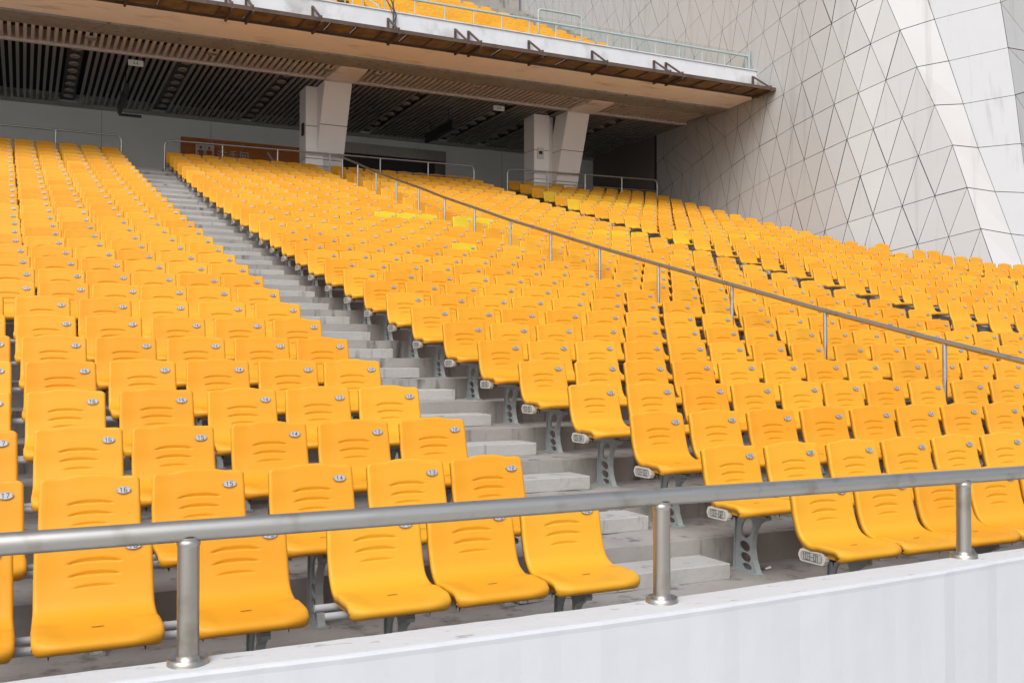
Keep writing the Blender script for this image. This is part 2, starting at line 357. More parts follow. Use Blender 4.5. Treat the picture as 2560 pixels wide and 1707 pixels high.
# ================================================================ SEATS
def catmull(P, n):
    P = [np.array(p, float) for p in P]; P = [2 * P[0] - P[1]] + P + [2 * P[-1] - P[-2]]
    out = []
    for i in range(1, len(P) - 2):
        for t in np.linspace(0, 1, n, endpoint=False):
            a, b, c_, d = P[i - 1:i + 3]
            out.append(.5 * (2 * b + (c_ - a) * t + (2 * a - 5 * b + 4 * c_ - d) * t * t + (3 * b - a - 3 * c_ + d) * t ** 3))
    out.append(P[-2]); return np.array(out)
PROFILE = [(-.392, .412), (-.412, .424), (-.416, .442), (-.402, .455), (-.36, .461), (-.28, .463), (-.20, .466), (-.145, .474), (-.105, .490), (-.078, .516), (-.058, .556), (-.038, .61), (-.020, .68), (-.004, .735), (.004, .768), (.010, .778), (.018, .780)]
def make_shell(name, mat, nv, eu, nu, cres=True):
    pr = catmull(PROFILE, 12)
    seg = np.r_[0, np.cumsum(np.hypot(*np.diff(pr, axis=0).T))]; L = seg[-1]
    if cres:
        t = np.r_[np.linspace(0, .36 * L, 26), np.linspace(.37 * L, .58 * L, 12), np.linspace(.585 * L, .93 * L, 62), np.linspace(.935 * L, L, 12)]
    else:
        t = np.r_[np.linspace(0, .12 * L, 4), np.linspace(.2 * L, .5 * L, 5), np.linspace(.55 * L, .93 * L, 5), np.array([.965, .985, 1.0]) * L]
    y = np.interp(t, seg, pr[:, 0]); z = np.interp(t, seg, pr[:, 1])
    dy = np.gradient(y, t); dzz = np.gradient(z, t); ln = np.hypot(dy, dzz)
    ny, nz = -dzz / ln, dy / ln                    # normal, facing the sitter
    W = np.interp(t, [0, .08 * L, .3 * L, .48 * L, .56 * L, .75 * L, L], [.212, .222, .224, .221, .217, .216, .213])
    # rounded front and top corners
    rt = .032; s = L - t; m = s < rt; W = np.where(m, W - (rt - np.sqrt(np.maximum(0, rt * rt - (rt - s) ** 2))), W)
    u = np.r_[-1 + np.array(eu), np.linspace(-1 + nu[0], 1 - nu[0], nu[1]), (1 - np.array(eu))[::-1]]
    V = len(t); U = len(u)
    X = W[:, None] * u[None, :]
    de = (1 - np.abs(u))[None, :] * W[:, None]
    rr = .014; roll = np.where(de < rr, rr - np.sqrt(np.maximum(0, rr * rr - (rr - de) ** 2)), 0)
    au = np.abs(u)[None, :]
    sm = lambda a, b, x: np.clip((x - a) / (b - a), 0, 1) ** 2 * (3 - 2 * np.clip((x - a) / (b - a), 0, 1))
    back = sm(.50 * L, .95 * L, t)[:, None]
    hump = .014 * (1 - sm(.18, .72, au)) * back
    panmask = (1 - sm(.36 * L, .46 * L, t))[:, None]
    front = (1 - sm(.02 * L, .22 * L, t))[:, None]
    dish = .013 * sm(.45, .95, au) * panmask * (1 - front) - .010 * sm(.6, 1.0, au) * front
    cornery = .050 * np.maximum(0, (au - .45) / .55) ** 2.4 * front
    wrap = -.012 * au ** 2 * back                   # back slightly dished round the sitter
    Yg = y[:, None] + cornery + wrap - ny[:, None] * roll
    Zg = z[:, None] + hump + dish - nz[:, None] * roll
    disp = np.zeros((V, U))
    if cres:
        for (zt, hw, th) in ((.656, .112, .018), (.610, .103, .016), (.566, .089, .014)):
            q = X / hw
            top = zt + .014 * (1 - q * q); bot = top - th * (1 - q * q)
            ins = (np.abs(q) < 1) & (Zg - hump < top) & (Zg - hump > bot) & (t > .5 * L)[:, None]
            fr = np.where(ins, (top - (Zg - hump)) / np.maximum(1e-4, th * (1 - q * q)), 0)
            disp += np.where(ins, .009 * np.clip(fr, 0, 1) ** .8 * np.clip((1 - np.abs(q)) * 4, 0, 1), 0)
        Yg = Yg - ny[:, None] * disp; Zg = Zg - nz[:, None] * disp
    th = .011 + .024 * sm(.86, .97, au)
    Yb = y[:, None] + cornery + wrap - ny[:, None] * (roll * .2 + th); Zb = z[:, None] + hump + dish - nz[:, None] * (roll * .2 + th)
    F = np.stack([X, Yg, Zg], -1).reshape(-1, 3); Bk = np.stack([X * .985, Yb, Zb], -1).reshape(-1, 3)
    N = V * U; verts = np.r_[F, Bk]
    faces = []
    idx = lambda i, j: i * U + j
    for i in range(V - 1):
        for j in range(U - 1):
            faces.append((idx(i, j), idx(i, j + 1), idx(i + 1, j + 1), idx(i + 1, j)))
            if cres or i > 6: faces.append((N + idx(i, j), N + idx(i + 1, j), N + idx(i + 1, j + 1), N + idx(i, j + 1)))
    for i in range(V - 1):
        faces.append((idx(i, 0), idx(i + 1, 0), N + idx(i + 1, 0), N + idx(i, 0)))
        faces.append((idx(i + 1, U - 1), idx(i, U - 1), N + idx(i, U - 1), N + idx(i + 1, U - 1)))
    for j in range(U - 1):
        faces.append((idx(V - 1, j), idx(V - 1, j + 1), N + idx(V - 1, j + 1), N + idx(V - 1, j)))
        faces.append((idx(0, j + 1), idx(0, j), N + idx(0, j), N + idx(0, j + 1)))
    if not cres: return verts, faces
    b = MB(); b.add(verts, faces, mat, True)
    if True:
        # drain slot in the pan and the moulded lugs below it
        b.add([(-.022, -.252, .4655), (.022, -.252, .4660), (.021, -.245, .4663), (-.021, -.245, .4660)], [(0, 1, 2, 3)], M['slot'])
        for sx in (-1, 1):
            b.box((sx * .165 - .03, -.31, .410), (sx * .165 + .03, -.07, .448), mat)
    return b.mesh(name)
EU = [0, .006, .015, .03, .05, .075]
SHELL = {'orange': make_shell('seat_shell', M['orange'], 0, EU, (.11, 41)), 'yellow': make_shell('seat_shell', M['yellow'], 0, EU, (.11, 41)), 'amber': make_shell('seat_shell', M['amber'], 0, EU, (.11, 41))}
brk = MB()
brk.box((-.013, -.27, .392), (.013, -.05, .412), M['bracket'])
for dy in (-.262, -.225):
    brk.add([(-.007, dy - .005, .396), (.007, dy - .005, .396), (0, dy + .007, .396), (0, dy, .362)], [(0, 1, 3), (1, 2, 3), (2, 0, 3)], M['bracket'])
BRK = brk.mesh('mounting_bracket')

GLY = {'0': [[(0, 0), (0, 1), (.7, 1), (.7, 0), (0, 0)]], '1': [[(.12, .8), (.38, 1), (.38, 0)]], '2': [[(0, 1), (.7, 1), (.7, .5), (0, .5), (0, 0), (.7, 0)]],
       '3': [[(0, 1), (.7, 1), (.7, 0), (0, 0)], [(.15, .5), (.7, .5)]], '4': [[(.5, 0), (.5, 1), (0, .32), (.72, .32)]], '5': [[(.7, 1), (0, 1), (0, .52), (.7, .52), (.7, 0), (0, 0)]],
       '6': [[(.6, 1), (0, 1), (0, 0), (.7, 0), (.7, .52), (0, .52)]], '7': [[(0, 1), (.7, 1), (.28, 0)]], '8': [[(0, 0), (0, 1), (.7, 1), (.7, 0), (0, 0)], [(0, .5), (.7, .5)]],
       '9': [[(.7, .48), (0, .48), (0, 1), (.7, 1), (.7, 0), (.08, 0)]], '-': [[(.1, .5), (.6, .5)]]}
def strokes(b, lines, fn, sx, sy, wd, mat, d0=.0008):
    """ribbons along poly-lines; fn(a,b,depth)->xyz; each segment a hair prouder than the last"""
    k = 0
    for ln in lines:
        for (ax, ay), (bx, by) in zip(ln[:-1], ln[1:]):
            ax_, ay_, bx_, by_ = ax * sx, ay * sy, bx * sx, by * sy
            L = math.hypot(bx_ - ax_, by_ - ay_); ex, ey = (bx_ - ax_) / L, (by_ - ay_) / L; hx, hy = -ey * wd / 2, ex * wd / 2
            ax_ -= ex * wd / 2; ay_ -= ey * wd / 2; bx_ += ex * wd / 2; by_ += ey * wd / 2
            d = d0 + k * .00006; k += 1
            b.add([fn(ax_ - hx, ay_ - hy, d), fn(bx_ - hx, by_ - hy, d), fn(bx_ + hx, by_ + hy, d), fn(ax_ + hx, ay_ + hy, d)], [(0, 1, 2, 3)], mat)
def text(b, s, fn, x0, y0, h, wd, mat, adv=.95, ratio=.75, d0=.0008):
    x = x0
    for i, ch in enumerate(s):
        strokes(b, GLY[ch], lambda a, c, d, x=x: fn(a + x, c + y0, d), h * ratio, h, wd, mat, d0 + i * .0003)
        x += h * ratio * adv
    return x
PLATES = {}
TILT = math.atan2(.016, .055)
def plate_fn(a, b, d): return (.141 + a, -.0205 + b * math.sin(TILT) - d * math.cos(TILT) - .0015, .717 + b * math.cos(TILT) + d * math.sin(TILT))
def plate_mesh(num):
    if num in PLATES: return PLATES[num]
    b = MB(); n = 28
    for (ra, rb_, d, mt) in ((.0322, .0172, .0012, M['rim']), (.0304, .0156, .0024, M['plate'])):
        e = [(ra * math.cos(2 * math.pi * i / n), rb_ * math.sin(2 * math.pi * i / n)) for i in range(n)]
        b.add([plate_fn(x, y, d) for x, y in e] + [plate_fn(x, y, -.004) for x, y in e], [tuple(range(n))] + [(i, i + n, (i + 1) % n + n, (i + 1) % n) for i in range(n)], mt)
    text(b, num, plate_fn, -.0160, -.0098, .0196, .0028, M['ink'], 1.16, .82, .003)
    for sx in (-1, 1):
        b.add([plate_fn(sx * .0262 - .0017, -.0017, .003), plate_fn(sx * .0262 + .0017, -.0017, .003), plate_fn(sx * .0262 + .0017, .0017, .003), plate_fn(sx * .0262 - .0017, .0017, .003)], [(0, 1, 2, 3)], M['ink'])
    PLATES[num] = b.mesh('number_plate'); return PLATES[num]

# --- seat positions: (row, x, block, ordinal from the block's aisle end, number)
SEATS = []
LX = {1: [-2.84, -2.32, -1.82, -1.29, -.68, -.22, .26], 2: [-1.801, -1.322, -0.772, -0.267, 0.207], 3: [-1.809, -1.341, -0.823, -0.323, 0.171], 4: [-1.849, -1.344, -0.834, -0.342, 0.142], 5: [-1.859, -1.354, -0.861, -0.37, 0.108], 6: [-1.881, -1.394, -0.892, -0.393, 0.085],
      7: [-1.912, -1.428, -0.926, -0.424, 0.067], 8: [-1.932, -1.444, -0.954, -0.45, 0.059], 9: [-2.199, -1.741, -1.291, -0.868, -0.444, 0.039], 10: [-2.193, -1.745, -1.31, -0.872, -0.422, 0.027], 11: [-2.227, -1.773, -1.32, -0.887, -0.439, 0.012], 12: [-2.25, -1.801, -1.345, -0.914, -0.443, 0.004]}
RX = {1: [1.92, 2.38, 2.85, 3.32, 3.79, 4.26], 2: [1.862, 2.362, 2.879, 3.374, 3.854, 4.351], 3: [1.815, 2.312, 2.822, 3.316, 3.816, 4.298, 4.794, 5.3], 4: [1.751, 2.264, 2.774, 3.256, 3.751, 4.23, 4.72, 5.227], 5: [1.707, 2.219, 2.707, 3.204, 3.701, 4.195, 4.71, 5.226], 6: [1.675, 2.163, 2.651, 3.173, 3.668, 4.158, 4.674, 5.185],
      7: [1.641, 2.127, 2.623, 3.145, 3.649, 4.149, 4.664, 5.184], 8: [1.601, 2.09, 2.595, 3.113, 3.62, 4.13, 4.638, 5.168], 9: [1.593, 2.095, 2.615, 3.076, 3.599, 4.108, 4.612, 5.124], 10: [1.567, 2.064, 2.562, 3.06], 11: [1.549, 2.051, 2.556, 3.053], 12: [1.523, 1.95, 2.388, 2.844, 3.284, 3.729],
      13: [1.498, 1.937, 2.381, 2.83, 3.277, 3.727], 14: [1.505, 1.937, 2.373, 2.816, 3.267, 3.715, 4.172], 15: [1.484, 1.912, 2.365, 2.807, 3.259, 3.706, 4.182], 16: [1.479, 1.906, 2.346, 2.795, 3.258, 3.713, 4.166], 17: [1.468, 1.896, 2.34, 2.793, 3.253, 3.699, 4.159, 4.617]}
LNUM = {9: ['13', '12', '11', '10', '09', '08'], 10: ['29', '28', '27', '07', '06', '05'], 11: ['33', '32', '31', '30', '29', '28'], 12: ['30', '29', '28', '30', '29', '28'], 13: ['24', '23', '22', '33', '32', '31']}
for r in range(1, 33):
    # left block
    row = list(LX.get(r, []))
    sp = .50 if r <= 8 else interp(r, [9, 14, 24, 32], [.45, .455, .468, .478])
    if not row: row = [interp(r, [12, 20, 31], [-.005, -.06, -.135])]
    rnd = random.Random(r)
    while row[0] > (-3.0 if r < 4 else -3.6 - r * .02): row.insert(0, row[0] - sp + rnd.uniform(-.015, .015) * (1 if r < 13 else .35) - (.03 if r > 12 and len(row) == 3 else 0))
    for i, x in enumerate(reversed(row)):
        num = f"{12 + i:02d}" if r <= 8 else None
        if r in LNUM: num = LNUM[r][::-1][i] if i < 6 else f"{14 + i:02d}"
        if num is None: num = f"{28 + i if r % 3 else 20 + i:02d}"
        SEATS.append((r, x, 'L', i + 1, num))
    # middle block, left of the handrail
    row = list(RX.get(r, []))
    if not row: row = [interp(r, [17, 26, 32], [1.468, 1.39, 1.40])]
    sp = .50 if r <= 11 else .447
    nmax = 9 if r >= 12 else (8 if r >= 2 else 8)
    while len(row) < nmax and row[-1] + sp < 5.32: row.append(row[-1] + sp + rnd.uniform(-.01, .01))
    for i, x in enumerate(row): SEATS.append((r, x, 'M', i + 1, f"{9 - i:02d}"))
    # middle block, right of the handrail
    e = interp(r, [1, 9, 12, 15, 18, 22, 28, 32], [9.32, 9.28, 9.32, 9.43, 9.56, 9.70, 9.79, 9.84])
    if r < 10: row = [x for x in [e - .502 * k for k in range(9)] if x > 5.72][::-1]
    else:
        n9 = 8 if r < 16 else 9; row = [5.78 + (e - 5.78) * k / (n9 - 1) for k in range(n9)]
    for i, x in enumerate(row):
        SEATS.append((r, x + rnd.uniform(-.012, .012), 'H', i + 1, f"{(len(row) - i) + 8:02d}"))
    # right block
    s0 = interp(r, [1, 8, 11, 14, 17, 20, 21, 26, 29, 32], [10.85, 10.86, 10.95, 11.02, 11.2, 11.24, 11.4, 11.43, 11.48, 11.44])
    for i in range(11):
        if r == 32 and i == 5: continue
        SEATS.append((r, s0 + i * (16.62 - s0) / 10 + rnd.uniform(-.015, .015), 'R', i + 1, f"{16 - i:02d}"))
    # far block beside the clad wall
    if 8 <= r <= 20:
        k = {20: 1, 19: 2, 18: 3, 17: 4, 16: 5, 15: 6}.get(r, 7); st = {20: 17.72, 16: 17.95, 15: 17.9}.get(r, 18.12)
        for i in range(k): SEATS.append((r, st + i * .53, 'W', i + 1, f"{9 - i:02d}"))
YEL = [(20, x) for x in (4.24, 4.68, 5.14, 5.75, 6.22)] + [(15, 4.18)] + [(19, x) for x in (8.05, 8.55, 9.03, 9.51)] + [(20, 11.24), (20, 12.94), (20, 13.43), (20, 13.95), (21, 14.09), (14, 14.81), (14, 15.86), (13, 15.38)] \
    + [(29, 11.46 + .51 * k) for k in range(5)] + [(27, 11.45 + .51 * k) for k in range(6)]
def is_yellow(r, x): return (2 if x > 7 else 1) if any(r == a and abs(x - b) < .24 for a, b in YEL) else 0
CP, SP = math.cos(.45703), math.sin(.45703)
def project(p):
    q = [p[i] - CAM[i] for i in range(3)]
    cx = q[0] * CP - q[1] * SP; f = q[0] * SP + q[1] * CP
    return cx / f * 35 / 36 + .5, q[2] / f * 35 / 36, math.hypot(cx, f)
vis = []
for s in SEATS:
    y, z, lift = rowpos(s[0], s[1]); u, v, d = project((s[1], y, z + .7))
    if -.085 < u < 1.085: vis.append((d, s, y, z, lift))
vis.sort(key=lambda a: a[0])
NEAR, FAR = vis[:300], vis[300:]
BLK = {'L': ('block left of the stairs', 'stairs'), 'M': ('block between stairs and sloping handrail', 'stairs'), 'H': ('block right of the sloping handrail', 'handrail'),
       'R': ('block right of the second aisle', 'aisle'), 'W': ('corner block beside the clad wall', 'aisle')}
rng = random.Random(3); USED = set()
for d, (r, x, blk, k, num), y, z, lift in NEAR:
    kind = ('orange', 'yellow', 'amber')[is_yellow(r, x)]
    root = link('stadium_seat', None, None, (x + rng.uniform(-.004, .004), y + rng.uniform(-.004, .004), z + rng.uniform(-.003, .003))); root.rotation_euler = (0, 0, R(rng.uniform(-.9, .9)))
    place_ = BLK[blk][0]
    if r <= 12 and blk in 'LM': lab = f"{kind} plastic seat numbered {num} in the {ORD[r]} row up, {place_}"
    else: lab = f"{kind} plastic seat, {ORD[k]} from the {BLK[blk][1]}, {ORD[r]} row up, {place_}"
    if lab in USED: lab = f"{kind} plastic seat, {ORD[k]} from the {BLK[blk][1]}, {ORD[r]} row up, {place_}"
    USED.add(lab)
    tag(root, lab, 'seat', 'orange stadium seats bolted in rows up the stand')
    sh = link('seat_shell', SHELL[kind], root, (0, 0, lift)); sh.rotation_euler = (R(rng.uniform(-.5, .5)), 0, 0)
    link('number_plate', plate_mesh(num), root, (0, 0, lift)).rotation_euler = sh.rotation_euler
    if r <= 8 or k == 1:
        for sx in (-.165, .165): link('mounting_bracket', BRK, root, (sx, 0, lift))

# all remaining seats: one object
lv, lf = make_shell('x', None, 0, [0, .02, .06], (.16, 7), False)
lv = np.array(lv); lfa = np.array([f for f in lf], dtype=np.int64)
npl = 8
pe = np.array([plate_fn(.032 * math.cos(2 * math.pi * i / npl), .017 * math.sin(2 * math.pi * i / npl), .004) for i in range(npl)])
pc = np.array([plate_fn(.017 * sx, .0075 * sy, .0055) for sx, sy in ((-1, -1), (1, -1), (1, 1), (-1, 1))])
far_list = [(x, y, z + lift, is_yellow(r, x)) for d, (r, x, blk, k, num), y, z, lift in FAR]
for n_ in range(15):                                    # upper tier rows, seen above the balustrade
    yy = 20.6 + .80 * n_; zz = 9.60 + .40 * n_
    for i in range(26):
        xx = 16.4 - .34 * n_ - .52 * i - (.9 if i > 15 else 0)
        far_list.append((xx, yy, zz, False))
V_, F_, MI, TONE = [], [], [], []; off = 0; loops = []; sizes = []
nq = len(lfa)
for (x, y, z, yl) in far_list:
    o = np.array((x, y, z)) + np.array((0, rng.uniform(-.006, .006), rng.uniform(-.004, .004)))
    V_ += [lv + o, pe + o, pc + o]
    loops += [(lfa + off).ravel(), np.arange(npl) + off + len(lv), np.arange(4) + off + len(lv) + npl]
    sizes.append(np.r_[np.full(nq, 4), npl, 4]); MI.append(np.r_[np.full(nq, (0, 1, 4)[int(yl)]), 2, 3])
    tn = rng.random(); TONE.append(np.full(nq + 2, tn)); off += len(lv) + npl + 4
V_ = np.concatenate(V_); loops = np.concatenate(loops); sizes = np.concatenate(sizes); MI = np.concatenate(MI); TONE = np.concatenate(TONE)
me = bpy.data.meshes.new('distant_stadium_seats')
me.vertices.add(len(V_)); me.vertices.foreach_set('co', V_.astype(np.float32).ravel())
me.loops.add(len(loops)); me.loops.foreach_set('vertex_index', loops.astype(np.int32))
me.polygons.add(len(sizes)); st = np.r_[0, np.cumsum(sizes)[:-1]]
me.polygons.foreach_set('loop_start', st.astype(np.int32))
for m in ('orange', 'yellow', 'plate', 'rowpanel', 'amber'): me.materials.append(M[m])
me.polygons.foreach_set('material_index', MI.astype(np.int32)); me.polygons.foreach_set('use_smooth', np.ones(len(sizes), bool))
ta = me.attributes.new('tone', 'FLOAT', 'FACE'); ta.data.foreach_set('value', TONE.astype(np.float32))
me.update(); me.validate()
tag(link('distant_stadium_seats', me), 'hundreds of small orange and yellow seats filling the upper rows and upper tier', 'seats', kind='stuff')

# ---------------------------------------------------------------- seat rails: pipes, legs, row plates
def leg_mesh():
    cu = bpy.data.curves.new('leg_curve', 'CURVE'); cu.dimensions = '2D'; cu.fill_mode = 'BOTH'; cu.extrude = .006
    def spl(pts):
        s = cu.splines.new('POLY'); s.points.add(len(pts) - 1); s.use_cyclic_u = True
        for p, (a, b) in zip(s.points, pts): p.co = (a, b, 0, 1)
    back = [(-.035, .375), (-.012, .33), (-.004, .25), (-.0, .15), (.004, .06), (.012, .0)]
    frontc = [(-.225, .0), (-.205, .03), (-.178, .09), (-.165, .16), (-.168, .22), (-.185, .28), (-.215, .325), (-.26, .352), (-.295, .358), (-.305, .375)]
    spl(back + frontc)
    def ell(cx, cy, a, b, rot):
        return [(cx + a * math.cos(t) * math.cos(rot) - b * math.sin(t) * math.sin(rot), cy + a * math.cos(t) * math.sin(rot) + b * math.sin(t) * math.cos(rot)) for t in [2 * math.pi * i / 20 for i in range(20)]]
    spl(ell(-.110, .285, .048, .072, .45)); spl(ell(-.088, .165, .050, .033, .2)); spl(ell(-.095, .095, .050, .031, .1)); spl(ell(-.108, .037, .046, .022, .05))
    tmp = bpy.data.objects.new('tmp', cu); me = bpy.data.meshes.new_from_object(tmp); bpy.data.objects.remove(tmp)
    b = MB()
    b.add([(v.co.z, v.co.x, v.co.y) for v in me.vertices], [tuple(p.vertices) for p in me.polygons], M['cast'])
    bpy.data.meshes.remove(me)
    for path, hw in ((frontc, .019), (back, .016)):      # flanges along the two edges
        vs = []
        for a, c in path:
            vs += [(-hw, a - .004, c), (hw, a - .004, c), (hw, a + .004, c), (-hw, a + .004, c)]
        fs = []
        for i in range(len(path) - 1):
            for k in range(4): fs.append((i * 4 + k, i * 4 + (k + 1) % 4, i * 4 + 4 + (k + 1) % 4, i * 4 + 4 + k))
        b.add(vs, fs, M['cast'])
    b.box((-.032, -.235, .0), (.032, .02, .012), M['cast'])
    b.box((-.02, -.30, .370), (.02, -.03, .386), M['cast'])
    return b.mesh('leg')
LEG = leg_mesh()
def rowplate_mesh(txt):
    b = MB(); h = .033
    oct_ = [(-.100, -.010), (-.092, -.016), (-.092, -.024), (-.080, -h), (.080, -h), (.092, -.024), (.092, -.016), (.100, -.010), (.100, .010), (.092, .016), (.092, .024), (.080, h), (-.080, h), (-.092, .024), (-.092, .016), (-.100, .010)]
    fn = lambda a, c, t: (-t, -a, c)                      # face looks along -X; text runs from rear to front
    b.prism(oct_, fn, 0.0, -.030, M['rowplate'])
    rr = [(-.066, -.022), (.066, -.022), (.078, -.012), (.078, .012), (.066, .022), (-.066, .022), (-.078, .012), (-.078, -.012)]
    b.add([fn(a, c, .0012) for a, c in rr], [tuple(range(8))], M['rowpanel'])
    strokes(b, [rr + rr[:1]], fn, 1, 1, .0022, M['ink'], .002)
    text(b, txt, fn, -.064, -.0165, .033, .0034, M['ink'], 1.02, .62, .003)
    for s in (-1, 1): b.add([fn(s * .071 - .002, -.002, .003), fn(s * .071 + .002, -.002, .003), fn(s * .071 + .002, .002, .003), fn(s * .071 - .002, .002, .003)], [(0, 1, 2, 3)], M['ink'])
    return b.mesh('row_plate')
RAILG = 'seat rails under the rows'
def seat_rail(r, x0, x1, legs, where, plate=None):
    y, z, lift = rowpos(r, (x0 + x1) / 2)
    y0, z0, _ = rowpos(r, x0); y1, z1, _ = rowpos(r, x1)
    root = thing('seat_rail', f"grey seat rail with cast legs under the {ORD[r]} row up, {where}", 'seat rail', (x0, y0, z0), RAILG)
    for py in (-.085, -.235):
        b = MB(); b.tube([(0, py, .402 + lift), (x1 - x0, py + y1 - y0, .402 + lift + z1 - z0)], .0165, M['pipe'], 12); b.obj('pipe', root)
    for lx in legs:
        yy, zz, _ = rowpos(r, lx)
        o = link('leg', LEG, root, (lx - x0, yy - y0, zz - z0)); o.scale = (1, 1, (.386 + lift) / .386)
    if plate:
        link('row_plate', rowplate_mesh(plate), root, (-.005, -.16, .402 + lift))
byrow = {}
for s in SEATS: byrow.setdefault((s[0], s[2]), []).append(s[1])
for r in range(1, 33):
    L_ = sorted(byrow[(r, 'L')])
    if r == 1:
        seat_rail(1, -5, -1.08, [-3.2, -2.3, -1.22], 'left of the gap')
        seat_rail(1, -.97, L_[-1] + .16, [-.62, .24], 'gap to stairs')
    else:
        seat_rail(r, -5, L_[-1] + .17, [L_[-1] + .02] + ([L_[-1] - 1.0 * k + .02 for k in (1, 2, 3)] if r < 16 else []), 'left block')
    m = sorted(byrow[(r, 'M')]); h = sorted(byrow[(r, 'H')])
    if r == 1: m = m; h = [x for x in h if x < 9]
    seat_rail(r, m[0] - .215, h[-1] + .17, [m[0] + .05] + ([m[0] + .05 + 1.0 * k for k in range(1, 7)] if r < 16 else []), 'middle block', f"103-{r:02d}")
    rb_ = sorted(byrow[(r, 'R')])
    if r >= 7: seat_rail(r, rb_[0] - .215, rb_[-1] + .17, [rb_[0] + .05, rb_[0] + 1.05], 'right block', f"104-{r:02d}")
    if (r, 'W') in byrow and r >= 12:
        wv = sorted(byrow[(r, 'W')]); seat_rail(r, wv[0] - .25, wv[-1] + .17, [wv[0] + .02], 'corner block')

# ---------------------------------------------------------------- sloping handrail through the middle block
HX = 5.62
hpts = [(0.70, 1.29), (1.485, 1.478), (2.303, 1.659), (3.838, 2.019), (5.392, 2.404), (6.945, 2.786), (8.471, 3.171), (9.99, 3.57), (11.5, 3.961), (13.033, 4.39), (14.534, 4.805), (16.02, 5.247), (17.473, 5.652), (18.931, 6.077), (20.416, 6.548), (21.798, 6.962), (22.86, 7.215)]
hr = thing('stair_handrail', 'long brushed steel handrail sloping down through the middle of the orange seats', 'railing', (HX, 2.3, .5))
b = MB(); b.tube([(HX, y, z) for y, z in hpts], .0255, M['steel_dk'], 18); place(b.obj('handrail', hr), hr)
for y, z in hpts[2:-1]:
    b = MB(); rr = y / D + 1; b.tube([(HX, y, tread(int(rr + .88)) if rr > 1 else 0), (HX, y, z - .012)], .0215, M['steel'], 16, cap=False)
    place(b.obj('post', hr), hr)

# guard rails at the top of the stand
for (x0, x1, lab) in ((-9.0, .14, 'steel guard rail at the top left, behind the left seat block'), (1.19, 9.98, 'steel guard rail behind the top row of the middle block, before the orange sign'), (11.09, 16.55, 'steel guard rail behind the top row of the right block beside the clad wall')):
    def zt(x): return interp(x, [-2.6, 1.2, 10, 16.6], [7.225, 7.215, 7.29, 7.40])
    t = thing('guard_rail', lab, 'railing', ((x0 + x1) / 2, 22.87, 6.41))
    rad = .14; pts = []
    ends = [x0, x1]
    pts = [(x0, 22.87, 6.25)] + [(x0 + rad * (1 - math.cos(a)), 22.87, zt(x0) - rad + rad * math.sin(a)) for a in np.linspace(0, math.pi / 2, 6)] \
        + [(x1 - rad + rad * math.sin(a), 22.87, zt(x1) - rad + rad * math.cos(a)) for a in np.linspace(0, math.pi / 2, 6)] + [(x1, 22.87, 6.25)]
    b = MB(); b.tube(pts, .026, M['steel'], 14); place(b.obj('handrail', t), t)
    b = MB(); b.tube([(x0, 22.87, zt(x0) - .36), (x1, 22.87, zt(x1) - .36)], .015, M['steel'], 10); place(b.obj('middle_rail', t), t)
    npst = max(2, round((x1 - x0) / 1.46))
    for i in range(1, npst):
        x = x0 + (x1 - x0) * i / npst
        b = MB(); b.tube([(x, 22.87, 6.25), (x, 22.87, zt(x) - .01)], .024, M['steel'], 12, cap=False); place(b.obj('post', t), t)

# ================================================================ CLAD WALL
CUR = [(17.2, 60), (17.2, 29 * D), (17.2, 23 * D), (17.3, 21.5 * D), (17.7, 20.4 * D), (18.5, 19.6 * D), (19.3, 18.9 * D), (20.0, 18 * D), (20.6, 17 * D), (21.3, 15.8 * D), (22.5, 14 * D), (26, 10 * D)]
cc = np.array(CUR, float)
for _ in range(3):
    q = [cc[0]]
    for a, b in zip(cc[:-1], cc[1:]): q += [.75 * a + .25 * b, .25 * a + .75 * b]
    q.append(cc[-1]); cc = np.array(q)
CL = np.r_[0, np.cumsum(np.hypot(*np.diff(cc, axis=0).T))]
def cpos(s): return float(np.interp(s, CL, cc[:, 0])), float(np.interp(s, CL, cc[:, 1]))
NODE = {1: [(45.99, 10.07), (45.26, 9.76), (44.58, 9.51), (43.91, 9.32), (43.17, 9.17), (42.45, 9.02), (41.72, 8.89), (41.03, 8.69), (40.42, 8.51), (39.82, 8.33), (39.26, 8.11), (38.68, 7.91), (38.16, 7.75)],
        2: [(46.4, 9.09), (45.63, 8.78), (44.95, 8.52), (44.28, 8.32), (43.57, 8.16), (42.83, 8.03), (42.14, 7.87), (41.41, 7.74), (40.74, 7.56), (40.14, 7.38), (39.6, 7.19), (39.03, 6.99), (38.52, 6.8), (37.99, 6.61)],
        3: [(46.83, 8.08), (46.02, 7.79), (45.31, 7.53), (44.64, 7.33), (43.95, 7.15), (43.24, 7.02), (42.51, 6.89), (41.84, 6.75), (41.14, 6.6), (40.51, 6.46), (39.89, 6.25)],
        4: [(47.26, 7.03), (46.42, 6.78), (45.65, 6.54), (44.98, 6.32), (44.31, 6.14), (43.6, 6.01), (42.88, 5.88), (42.18, 5.74), (41.53, 5.6)],
        5: [(47.6, 5.92), (46.82, 5.73), (46.01, 5.49), (45.29, 5.29), (44.64, 5.13), (43.97, 4.98)], 6: [(47.91, 4.85), (47.15, 4.67), (46.38, 4.49), (45.65, 4.31)]}
NX = {(0, -1): (44.88, 10.73), (0, -2): (44.22, 10.51), (0, -3): (43.48, 10.35), (0, -4): (42.76, 10.18), (0, -5): (42.01, 10.04), (0, -9): (38.91, 9.08), (0, -10): (38.37, 8.89), (0, -11): (37.81, 8.7), (0, -12): (37.07, 8.49),
      (-1, -3): (43.08, 11.37), (-1, -4): (42.31, 11.21), (-1, -5): (41.6, 11.03), (-1, -6): (40.89, 10.85), (-2, -5): (41.16, 12.03), (-2, -6): (40.42, 11.84), (-2, -7): (39.71, 11.65), (-2, -8): (39.06, 11.45)}
